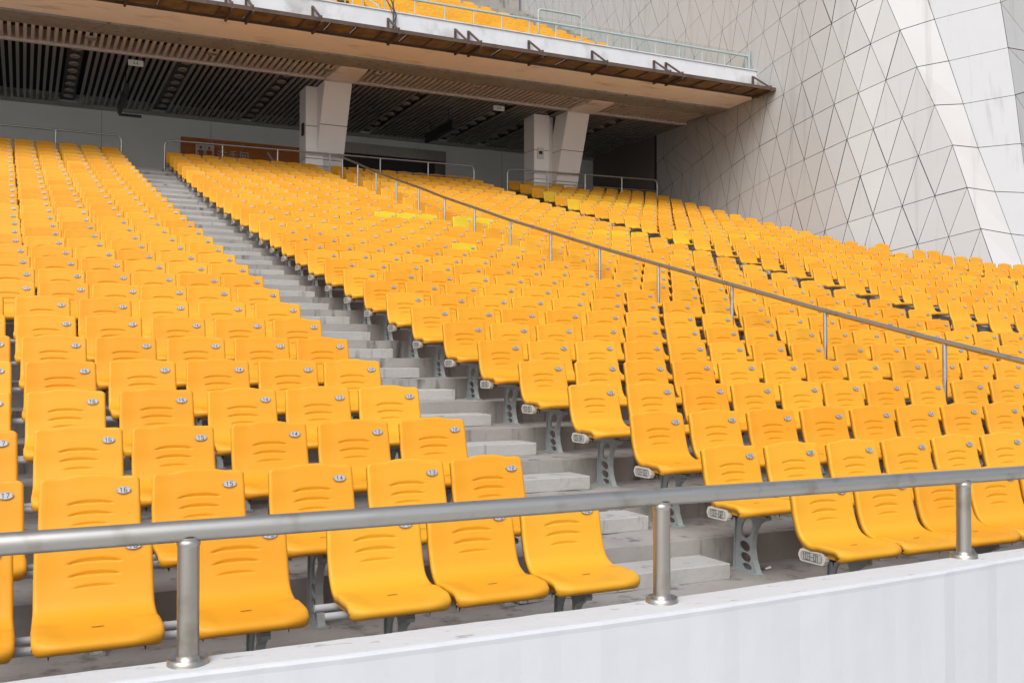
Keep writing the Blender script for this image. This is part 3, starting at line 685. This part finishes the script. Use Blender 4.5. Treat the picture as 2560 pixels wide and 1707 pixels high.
for k in NODE:
    for j, v in enumerate(NODE[k]): NX[(k, -j)] = v
QS = (45.781, 0.3621, 0.8073, -0.0031, -0.0109, 0.0092); QZ = (11.0464, -1.0392, 0.215, 0.0004, -0.0094, 0.0013)
ROWJ = {}
for (k, j) in NX: ROWJ.setdefault(k, []).append(j)
def lat(k, j):
    if (k, j) in NX: return NX[(k, j)]
    if k > 6:
        s_, z_ = lat(6, j); return s_ + (k - 6) * .33, z_ - (k - 6) * 1.08
    if k < -2:
        s_, z_ = lat(-2, j); return s_ + (k + 2) * .45, z_ - (k + 2) * 1.0
    J = sorted(ROWJ[k]); lo = [a for a in J if a < j]; hi = [a for a in J if a > j]
    if lo and hi:
        a, b_ = lo[-1], hi[0]; w_ = (j - a) / (b_ - a)
        return tuple(NX[(k, a)][i] * (1 - w_) + NX[(k, b_)][i] * w_ for i in (0, 1))
    jn = hi[0] if hi else lo[-1]
    if k == 2: s_, z_ = NX[(k, jn)]; d = j - jn; return s_ + d * .565, z_ + d * .192
    kb = k - 1 if k > 2 else k + 1
    a, b_, c_ = NX[(k, jn)], lat(kb, jn), lat(kb, j)
    return c_[0] + a[0] - b_[0], c_[1] + a[1] - b_[1]
def node(k, j):
    s, z = lat(k, j); x, y = cpos(s); return Vector((x, y, z))
fac = MB(); erng = random.Random(11); EG = {}
def egap(a, b):
    key = tuple(sorted((tuple(round(c, 2) for c in a), tuple(round(c, 2) for c in b))))
    if key not in EG: EG[key] = erng.choice((.005, .006, .006, .007, .010))
    return EG[key]
OUT = Vector((.045, .035, 0))
def panel(P, mat):
    n = len(P)
    if n == 3:
        A, B_, C_ = P; fs_ = .55 if A.y > 20 else (.75 if A.y > 16.5 else 1.0); g_ = [egap(B_, C_) * fs_, egap(C_, A) * fs_, egap(A, B_) * fs_]
        ar = (B_ - A).cross(C_ - A).length
        h = [ar / max(1e-6, (C_ - B_).length), ar / max(1e-6, (A - C_).length), ar / max(1e-6, (B_ - A).length)]
        bb = [g_[i] / h[i] for i in range(3)]
        tilt = [Vector((erng.uniform(-1, 1), erng.uniform(-1, 1), 0)) * .002 for _ in range(3)]
        Q = []
        for i in range(3):
            w_ = list(bb); w_[i] = 1 - sum(bb[k] for k in range(3) if k != i)
            Q.append(A * w_[0] + B_ * w_[1] + C_ * w_[2] + tilt[i])
    else:
        c = sum(P, Vector()) / n; Q = [c + (p - c) * (1 - .011 / max(.3, (p - c).length)) for p in P]
    fac.add(Q, [tuple(range(n))], mat)
    # returned edges so that the joints read as grooves
    R_ = [p + OUT for p in Q]
    fac.add(Q + R_, [(i, (i + 1) % n, (i + 1) % n + n, i + n) for i in range(n)], M['joint'])
    fac.add([p + OUT * .9 for p in P], [tuple(range(n))], M['joint'])
def clip_y(P, y0):
    out = []
    for a, b in zip(P, P[1:] + P[:1]):
        if a.y <= y0: out.append(a)
        if (a.y <= y0) != (b.y <= y0): out.append(a + (b - a) * ((y0 - a.y) / (b.y - a.y)))
    return out
for k in range(-12, 9):
    for j in range(-44, 1):
        for T in ([node(k, j), node(k + 1, j - 1), node(k + 1, j)], [node(k, j), node(k, j - 1), node(k + 1, j - 1)]):
            zc = sum(p.z for p in T) / 3
            if max(p.y for p in T) > 45: continue
            if zc < 9.75 and max(p.y for p in T) > 23.84:
                T = clip_y(T, 23.84)
                if len(T) < 3: continue
            panel(T, M['panel'])
QN = {1: (19.0, 13.89, 10.3), 2: (19.27, 13.69, 9.2), 3: (19.54, 13.48, 8.07), 4: (19.81, 13.27, 6.93), 5: (20.13, 13.03, 5.79), 6: (20.42, 12.81, 4.7), 7: (20.69, 12.6, 3.67)}
TN = {1: (21.08, 13.55, 10.96), 2: (21.12, 13.37, 9.71), 3: (21.14, 13.19, 8.42), 4: (21.11, 13.01, 7.11), 5: (21.1, 12.82, 5.8), 6: (21.13, 12.66, 4.65), 7: (21.22, 12.49, 3.6)}
def ext(Dn, k):
    if k in Dn: return Vector(Dn[k])
    a, b = (Vector(Dn[1]), Vector(Dn[2])) if k < 1 else (Vector(Dn[7]), Vector(Dn[6]))
    return a + (a - b) * ((1 - k) if k < 1 else (k - 7))
for k in range(-8, 9):
    n0, n1 = node(k, 0), node(k + 1, 0); q0, q1 = ext(QN, k), ext(QN, k + 1); t0, t1 = ext(TN, k), ext(TN, k + 1)
    panel([n0, n1, q1, q0], M['panel_lit']); panel([q0, q1, t1, t0], M['panel_lit'])
    HV = Vector((.79, .61, 0)); r0 = t0 + Vector((1.0, -.2, .55 if k % 2 else .1)) + HV * .3 * k; r1 = t1 + Vector((1.0, -.2, .1 if k % 2 else .55)) + HV * .3 * (k + 1)
    panel([t0, t1, r1], M['panel']); panel([t0, r1, r0], M['panel'])
    u0 = r0 + Vector((1.6, .9, .3)); u1 = r1 + Vector((1.6, .9, .3)); panel([r0, r1, u1], M['panel']); panel([r0, u1, u0], M['panel'])
tag(fac.obj('clad_wall'), 'tall curved white wall clad in triangular panels at the right end of the stand', 'wall')

# ================================================================ UPPER TIER
Y0 = CAM[1]
ut = thing('upper_tier', 'upper spectator tier with beige soffit and white front edge above the concourse', 'balcony', (3, 20, 9.2))
XL, XR = -15.0, 17.15
def sheet(name, parent, rows_, mat, thick=None, xr=XR):
    b = MB(); vs = []
    X = [XL, -8, -3, 2, 7, 12, xr]
    for y, z in rows_:
        for x in X: vs.append((x, y, z))
    n = len(X)
    b.add(vs, [(i * n + k, i * n + k + 1, (i + 1) * n + k + 1, (i + 1) * n + k) for i in range(len(rows_) - 1) for k in range(n - 1)], mat)
    return place(b.obj(name, parent), parent)
sheet('soffit', ut, [(18.66, 9.19), (18.72, 9.18), (20.73, 9.125), (20.76, 9.14)], M['soffit'])
b = MB(); b.box((XL, 18.70, 9.20), (XR + .05, 18.95, 9.975), M['fascia']); b.box((XL, 18.67, 9.975), (XR + .05, 19.0, 10.0), M['fascia']); place(b.obj('fascia', ut), ut)
b = MB()
for n_ in range(18):
    y = 19.9 + .80 * n_; z = 9.60 + .40 * n_
    b.box((XL, y, z - .5), (XR - .02, y + .80, z), M['concrete'])
b.box((XL, 18.96, 9.2), (XR - .02, 19.9, 9.45), M['concrete'])
place(b.obj('terrace_deck', ut), ut)
b = MB(); b.box((XL, 34, 9.3), (XR - .1, 34.3, 24), M['concrete']); place(b.obj('rear_wall', ut), ut)
for cx in (5.62, 13.2):
    b = MB()
    vs = [(cx - .36, 20.72, 9.085), (cx + .36, 20.72, 9.085), (cx + .40, 22.02, 9.055), (cx - .40, 22.02, 9.055), (cx - .36, 20.72, 9.3), (cx + .36, 20.72, 9.3), (cx + .40, 22.02, 9.3), (cx - .40, 22.02, 9.3)]
    b.add(vs, [(0, 3, 2, 1), (0, 1, 5, 4), (1, 2, 6, 5), (2, 3, 7, 6), (3, 0, 4, 7)], M['soffit']); place(b.obj('beam', ut), ut)

# rusty maintenance walkway hung on the fascia
wk = thing('maintenance_walkway', 'narrow rusty steel walkway with struts hung along the white tier edge', 'walkway', (3, 18.3, 9.2))
b = MB()
b.box((XL, 17.86, 9.195), (XR + .3, 17.90, 9.285), M['rust']); b.box((XL, 18.62, 9.175), (XR + .05, 18.66, 9.255), M['rust'])
place(b.obj('edge_beam', wk), wk)
b = MB(); x = XL; dr = random.Random(5)
while x < XR + .2:
    b.box((x + .02, 17.91, 9.232 + dr.uniform(-.006, .006)), (min(x + .60, XR + .28), 18.61, 9.250), M['deckpanel'])
    b.bar((x, 17.9, 9.214), (x, 18.62, 9.214), .035, .04, M['rust']); x += .62
place(b.obj('deck', wk), wk)
for bx in (-8.5, -6.2, -3.9, -1.5, -.16, 1.97, 2.42, 3.96, 5.82, 7.59, 7.95, 9.66, 11.57, 13.56, 13.96, 17.03):
    b = MB()
    b.bar((bx, 18.66, 9.22), (bx, 18.66, 9.80), .05, .05, M['rust']); b.bar((bx, 18.65, 9.78), (bx, 17.88, 9.26), .045, .045, M['rust'])
    b.bar((bx, 17.80, 9.185), (bx, 18.69, 9.165), .05, .055, M['rust']); b.bar((bx, 17.88, 9.12), (bx, 17.88, 9.33), .04, .04, M['rust'])
    place(b.obj('bracket', wk), wk)

# balustrade on the tier edge
bl = thing('glass_balustrade', 'glass balustrade with pale green steel rail along the top of the upper tier edge', 'balustrade', (3, 18.96, 10))
b = MB(); b.tube([(x, 18.96, 10.47 + .0 * x) for x in (XL, 0, 8, XR)], .03, M['green'], 12); place(b.obj('handrail', bl), bl)
x = XR - .1
for i in range(40):
    xx = XR - .12 - i * .80
    if xx < XL: break
    b = MB(); b.tube([(xx, 18.96, 10.0), (xx, 18.96, 10.46)], .017, M['green'], 8); place(b.obj('post', bl), bl)
for i in range(14):
    x1 = XR - .05 - i * 1.6
    if x1 < 4.2: break
    b = MB(); b.box((x1 - 1.58, 19.02, 10.005), (x1, 19.032, 10.60), M['glass']); place(b.obj('glass_panel', bl), bl)
b = MB(); b.box((XR - .06, 18.93, 9.98), (XR + .02, 19.06, 10.62), M['green']); place(b.obj('end_post', bl), bl)
hp = thing('hoop_barrier', 'tall pale steel hoop barrier behind the glass at the head of an upper aisle', 'barrier', (10.9, 19.25, 10))
b = MB(); pts = [(10.28, 19.3, 9.5)] + [(10.28 + .1 * (1 - math.cos(a)), 19.3, 10.83 + .1 * math.sin(a)) for a in np.linspace(0, math.pi / 2, 5)] + [(11.62 - .1 + .1 * math.sin(a), 19.3, 10.83 + .1 * math.cos(a)) for a in np.linspace(0, math.pi / 2, 5)] + [(11.62, 19.3, 9.5)]
b.tube(pts, .028, M['green'], 10); place(b.obj('hoop', hp), hp)
uh = thing('aisle_handrail', 'short steel handrail beside the upper tier aisle near the top of the frame', 'railing', (6.0, 20.5, 9.8))
b = MB(); b.tube([(6.1, 20.2, 9.6), (6.1, 20.2, 10.62), (6.1, 22.5, 11.85), (6.1, 24.5, 12.9)], .024, M['green'], 8)
b.tube([(6.1, 21.6, 10.4), (6.1, 21.6, 11.36)], .02, M['green'], 8); b.tube([(6.1, 23.2, 11.2), (6.1, 23.2, 12.2)], .02, M['green'], 8)
place(b.obj('handrail', uh), uh)
cb = thing('cable_bundle', 'tangled dark cables hanging over the white tier edge beside the balustrade', 'cables', (5.95, 18.65, 9.6))
b = MB(); cr = random.Random(2)
for i in range(5):
    pts = [(5.95 + cr.uniform(-.05, .05), 18.64 + .01 * i, 9.55), (5.97 + cr.uniform(-.06, .06), 18.63, 9.9), (5.95 + cr.uniform(-.1, .12), 18.80, 10.25), (5.9 + cr.uniform(-.25, .2), 18.9, 10.5 + cr.uniform(-.05, .1)), (5.7 + cr.uniform(-.3, .3), 18.93, 10.44)]
    b.tube(pts, .012, M['black'], 6)
place(b.obj('cable', cb), cb)

# ================================================================ CONCOURSE
CZ = 9.14
ce = thing('slatted_ceiling', 'dark slatted ceiling over the concourse under the upper tier', 'ceiling', (3, 24, CZ))
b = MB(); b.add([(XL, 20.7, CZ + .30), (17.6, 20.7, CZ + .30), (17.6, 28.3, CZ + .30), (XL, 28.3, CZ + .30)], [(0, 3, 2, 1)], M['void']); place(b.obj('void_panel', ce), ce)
M['gap'] = simple('lamp_gap_panel', (0.10, 0.095, 0.09), 0.7)
b = MB()
for lx in (-.95, 1.66, 4.28, 8.2, 11.0, 12.5, 15.0): b.box((lx - .19, 22.17, CZ + .10), (lx + .19, 28.05, CZ + .14), M['gap'])
place(b.obj('lamp_gap_panel', ce), ce)
b = MB(); x = XL
while x < 17.0:
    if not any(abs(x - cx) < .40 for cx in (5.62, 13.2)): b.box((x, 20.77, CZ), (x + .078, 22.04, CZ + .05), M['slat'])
    x += .165
place(b.obj('front_slats', ce), ce)
LAMPX = (-.95, 1.66, 4.28, 8.2, 11.0, 12.5, 15.0)
b = MB(); x = XL
while x < 17.3:
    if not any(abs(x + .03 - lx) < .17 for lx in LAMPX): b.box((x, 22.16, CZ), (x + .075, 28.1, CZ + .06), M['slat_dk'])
    x += .165
place(b.obj('rear_slats', ce), ce)
b = MB(); b.box((XL, 22.05, CZ - .05), (17.15, 22.15, CZ + .3), M['slat']); b.box((XL, 28.0, CZ - .10), (17.6, 28.1, CZ + .02), M['slat_dk']); place(b.obj('trim', ce), ce)
lampm = MB(); lampm.lathe([(.125, .02), (.125, -.02), (.105, -.03), (.095, .0), (.06, .05), (0.001, .06)], (0, 0, 0), M['lamp'], 18)
ring = lampm.mesh('ring')
gl = MB(); gl.lathe([(.095, .0), (.05, -.02), (.001, -.026)], (0, 0, 0), M['lamp_dk'], 14); glm = gl.mesh('lens')
DL = [(-.68, 21.27), (2.11, 21.21), (5.06, 21.28), (6.40, 21.15), (9.25, 21.1), (12.31, 21.0), (14.03, 21.0)]
for i, (x, y) in enumerate(DL):
    t = thing('downlight', f'{ORD[i + 1]} round beige downlight from the left in the pale slats along the soffit', 'ceiling light', (x, y, CZ - .005), 'downlights in the front slat band')
    link('ring', ring, t); link('lens', glm, t)
for q_, lx in enumerate(LAMPX):
    for i in range(8):
        y = 22.45 + i * .70
        if y > 27.7: break
        t = thing('downlight', f'{ORD[i + 1]} dim downlight from the front in the {ORD[q_ + 1]} lamp gap of the dark ceiling', 'ceiling light', (lx, y, CZ + .05), 'downlights in the dark ceiling')
        link('ring', ring, t); link('lens', glm, t)
b = MB(); b.box((XL, 28.1, 6.3), (18.5, 28.3, CZ + .3), M['wall'])
for x in (-6.4, -3.2, 0.0, 3.2, 13.4):
    b.box((x, 28.094, 6.41), (x + .012, 28.1, CZ), M['slat_dk'])
tag(b.obj('concourse_wall'), 'plain grey rear wall of the concourse under the dark slatted ceiling', 'wall')
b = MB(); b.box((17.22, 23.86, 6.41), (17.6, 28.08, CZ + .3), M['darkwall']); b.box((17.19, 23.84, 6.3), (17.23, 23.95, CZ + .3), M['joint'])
tag(b.obj('side_wall'), 'dark brown side wall at the right end of the concourse', 'wall')
# V shaped columns
for cx, base, ux, uw, lab in ((5.62, 5.64, 4.93, .50, 'clad column with a slanting front leg beside the orange sign'), (13.2, 13.32, 12.08, .52, 'clad column with a slanting front leg behind the right guard rail')):
    t = thing('column', lab, 'column', (cx, 23.8, 6.41))
    def seg(z0, z1, mt, P0, P1):
        # frustum between two horizontal rectangles P=(x0,x1,y0,y1) interpolated over the full height
        f = lambda z: [a + (b_ - a) * (z - 6.41) / (CZ - 6.41) for a, b_ in zip(P0, P1)]
        a, b_ = f(z0), f(z1)
        return [(a[0], a[2], z0), (a[1], a[2], z0), (a[1], a[3], z0), (a[0], a[3], z0), (b_[0], b_[2], z1), (b_[1], b_[2], z1), (b_[1], b_[3], z1), (b_[0], b_[3], z1)]
    FS = [(0, 3, 2, 1), (4, 5, 6, 7), (0, 1, 5, 4), (1, 2, 6, 5), (2, 3, 7, 6), (3, 0, 4, 7)]
    for nm, P0, P1 in (('slanting_leg', (base - .39, base + .39, 23.4, 24.2), (cx - .38, cx + .38, 22.17, 22.95)), ('upright', (ux, ux + uw, 23.02, 23.7), (ux, ux + uw, 23.0, 23.7))):
        b = MB(); cuts = [6.41, 7.12, 8.02, 8.93 + .2]
        for a, c in zip(cuts[:-1], cuts[1:]):
            b.add(seg(a + .009, c - .009, None, P0, P1), FS, M['column'])
        ins = lambda P: (P[0] + .015, P[1] - .015, P[2] + .015, P[3] - .015)
        b.add(seg(6.41, CZ, None, ins(P0), ins(P1)), FS, M['joint'])
        place(b.obj(nm, t), t)
    b = MB(); b.add(seg(6.41, CZ - .01, None, (ux + uw - .02, base - .36, 23.45, 23.6), (ux + uw - .02, cx - .36, 23.2, 23.5)), FS, M['column']); place(b.obj('web', t), t)
    b = MB(); b.box((ux - .04, 23.15, 7.78), (ux, 23.35, 8.12), M['black'] if cx < 9 else M['signwhite'])
    if cx > 9:
        b = MB(); b.box((ux + .10, 22.975, 7.74), (ux + .32, 23.005, 8.08), M['signwhite']); b.box((ux + .15, 22.968, 7.88), (ux + .27, 22.974, 7.98), M['black'])
    place(b.obj('control_box' if cx > 9 else 'speaker', t), t)

# washroom sign on the rear wall
SY = 28.085
sg = thing('washroom_sign', 'orange washroom sign with two figures, Chinese lettering and an arrow on the rear wall', 'sign', (4.2, SY, 8.0))
b = MB()
for x0, x1 in ((2.29, 3.24), (3.25, 4.18), (4.19, 5.14), (5.15, 6.10)): b.box((x0, SY - .03, 7.55), (x1, SY, 8.47), M['sign'])
place(b.obj('board', sg), sg)
b = MB(); b.box((2.74, SY - .042, 7.55), (3.30, SY - .031, 8.28), M['signwhite']); place(b.obj('pictogram_panel', sg), sg)
b = MB()
sfn = lambda ox, oy: (lambda a, c, d: (ox + a, SY - .043 - d, oy + c))
def fig(ox, dress):
    f = sfn(ox, 7.58)
    body = [(-.10, .45), (-.10, .30), (-.085, .30), (-.075, .42), (-.06, .42)] + ([(-.10, .14), (-.045, .14)] if dress else [(-.055, .24)]) + [(-.045, 0), (-.008, 0), (-.005, .2), (.005, .2), (.008, 0), (.045, 0)] + ([(.045, .14), (.10, .14)] if dress else [(.055, .24)]) + [(.06, .42), (.075, .42), (.085, .30), (.10, .30), (.10, .45), (.06, .50), (-.06, .50)]
    b.add([f(a, c * 1.05, .002) for a, c in body], [tuple(range(len(body)))], M['sign'])
    hd = [(.045 * math.cos(2 * math.pi * i / 16), .60 + .05 * math.sin(2 * math.pi * i / 16)) for i in range(16)]
    b.add([f(a, c, .002) for a, c in hd], [tuple(range(16))], M['sign'])
fig(2.89, False); fig(3.15, True); b.box((3.015, SY - .046, 7.6), (3.025, SY - .0425, 8.25), M['sign'])
place(b.obj('figures', sg), sg)
XI = [[(.08, .9), (.2, .8)], [(.03, .62), (.15, .53)], [(.05, .05), (.2, .36)], [(.42, .96), (.32, .7)], [(.38, .8), (.92, .8)], [(.63, 1), (.63, .5)], [(.28, .5), (.98, .5)], [(.52, .5), (.46, .2), (.28, .02)], [(.74, .5), (.74, .06), (.97, .06), (.97, .2)]]
SHOU = [[(.75, .97), (.2, .87)], [(.15, .65), (.85, .65)], [(.05, .4), (.95, .4)], [(.5, .9), (.5, .06), (.34, .1)]]
JIAN = [[(.12, 1), (.22, .87)], [(.12, .78), (.12, 0)], [(.38, .92), (.92, .92), (.92, .04), (.78, .06)], [(.33, .68), (.33, .2), (.68, .2), (.68, .68), (.33, .68)], [(.33, .44), (.68, .44)]]
b = MB()
for i, chs in enumerate((XI, SHOU, JIAN)): strokes(b, chs, sfn(3.40 + i * .34, 7.82), .30, .34, .024, M['signwhite'], .001 - .011)
strokes(b, [[(0, 1), (.5, .5), (0, 0)]], sfn(5.0, 7.72), .34, .46, .06, M['signwhite'], .001 - .011)
place(b.obj('lettering', sg), sg)
# dark kiosk opening with a stainless lintel
ks = thing('kiosk', 'dark kiosk opening with stainless steel lintel in the rear wall', 'kiosk', (9.2, 28.05, 6.41))
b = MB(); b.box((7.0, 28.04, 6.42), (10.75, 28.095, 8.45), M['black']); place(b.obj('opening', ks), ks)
b = MB(); b.box((6.95, 27.9, 8.43), (11.15, 28.09, 8.78), M['steel_dk']); place(b.obj('lintel', ks), ks)
b = MB(); b.box((10.76, 27.95, 6.42), (11.15, 28.09, 8.42), M['darkwall']); b.box((6.95, 27.85, 6.42), (10.75, 28.03, 7.5), M['darkwall']); place(b.obj('counter', ks), ks)
# vent
vt = thing('wall_vent', 'small dark slotted vent high on the grey rear wall', 'vent', (.82, 28.09, 8.97))
b = MB()
for i in range(14): b.box((.50 + i * .045, 28.07, 8.93), (.53 + i * .045, 28.098, 9.0), M['black'])
b.box((.48, 28.085, 8.92), (1.14, 28.099, 9.01), M['slat_dk']); place(b.obj('grille', vt), vt)
# exit signs
for (x, y, z, lab) in ((.42, 22.36, 8.98, 'small white hanging exit sign with green figure on the left'), (10.6, 22.45, 9.0, 'small white hanging exit sign with green figure on the right')):
    t = thing('exit_sign', lab, 'sign', (x, y, z))
    b = MB(); b.box((-.18, -.02, -.075), (.18, .02, .075), M['exit']); o = b.obj('box', t); bevel(o, .006)
    b = MB()
    for s in (-1, 1):
        b.add([(s * .035 - .022, -.022, -.035), (s * .035 + .022, -.022, -.035), (s * .035 + .016, -.022, .02), (s * .035 - .016, -.022, .02)], [(0, 1, 2, 3)], M['exitgreen'])
        b.box((s * .035 - .011, -.023, .024), (s * .035 + .011, -.0205, .042), M['exitgreen'])
    b.obj('figures', t)
    b = MB(); b.tube([(-.12, 0, .07), (-.12, 0, .2)], .006, M['black'], 6); b.tube([(.12, 0, .07), (.12, 0, .2)], .006, M['black'], 6); b.obj('hanger', t)
# hanging dark display boxes seen end on
for (x, y0_, y1_, z, lab) in ((.33, 23.6, 26.0, 8.5, 'long black hanging board below the ceiling at the head of the stairs'), (9.55, 23.4, 25.7, 8.5, 'long black hanging board below the ceiling between the two columns')):
    t = thing('hanging_board', lab, 'board', (x, (y0_ + y1_) / 2, z))
    b = MB(); b.box((x - .05, y0_, z), (x + .05, y1_, z + .27), M['black']); o = place(b.obj('board', t), t)
    for yy in (y0_ + .4, y1_ - .4):
        b = MB(); b.tube([(x, yy, z + .26), (x, yy, CZ + .05)], .012, M['black'], 6); place(b.obj('hanger', t), t)
# paper scraps on the terrace
for x, y, lab in ((-1.95, -.86, 'small white paper scrap on the concrete below seat 16'), (2.05, .86 - .25, 'small white paper scrap on the concrete by the stair foot'), (.95, 8.62, 'tiny white paper scrap on the stairs halfway up')):
    r = 1 if y < 0 else int((y + .64) / D) + 1
    b = MB(); z = tread(r) + .004
    b.add([(x, y, z), (x + .05, y + .01, z + .004), (x + .062, y + .035, z + .012), (x + .01, y + .028, z + .003)], [(0, 1, 2, 3)], M['litter'])
    tag(b.obj('paper_scrap'), lab, 'litter')
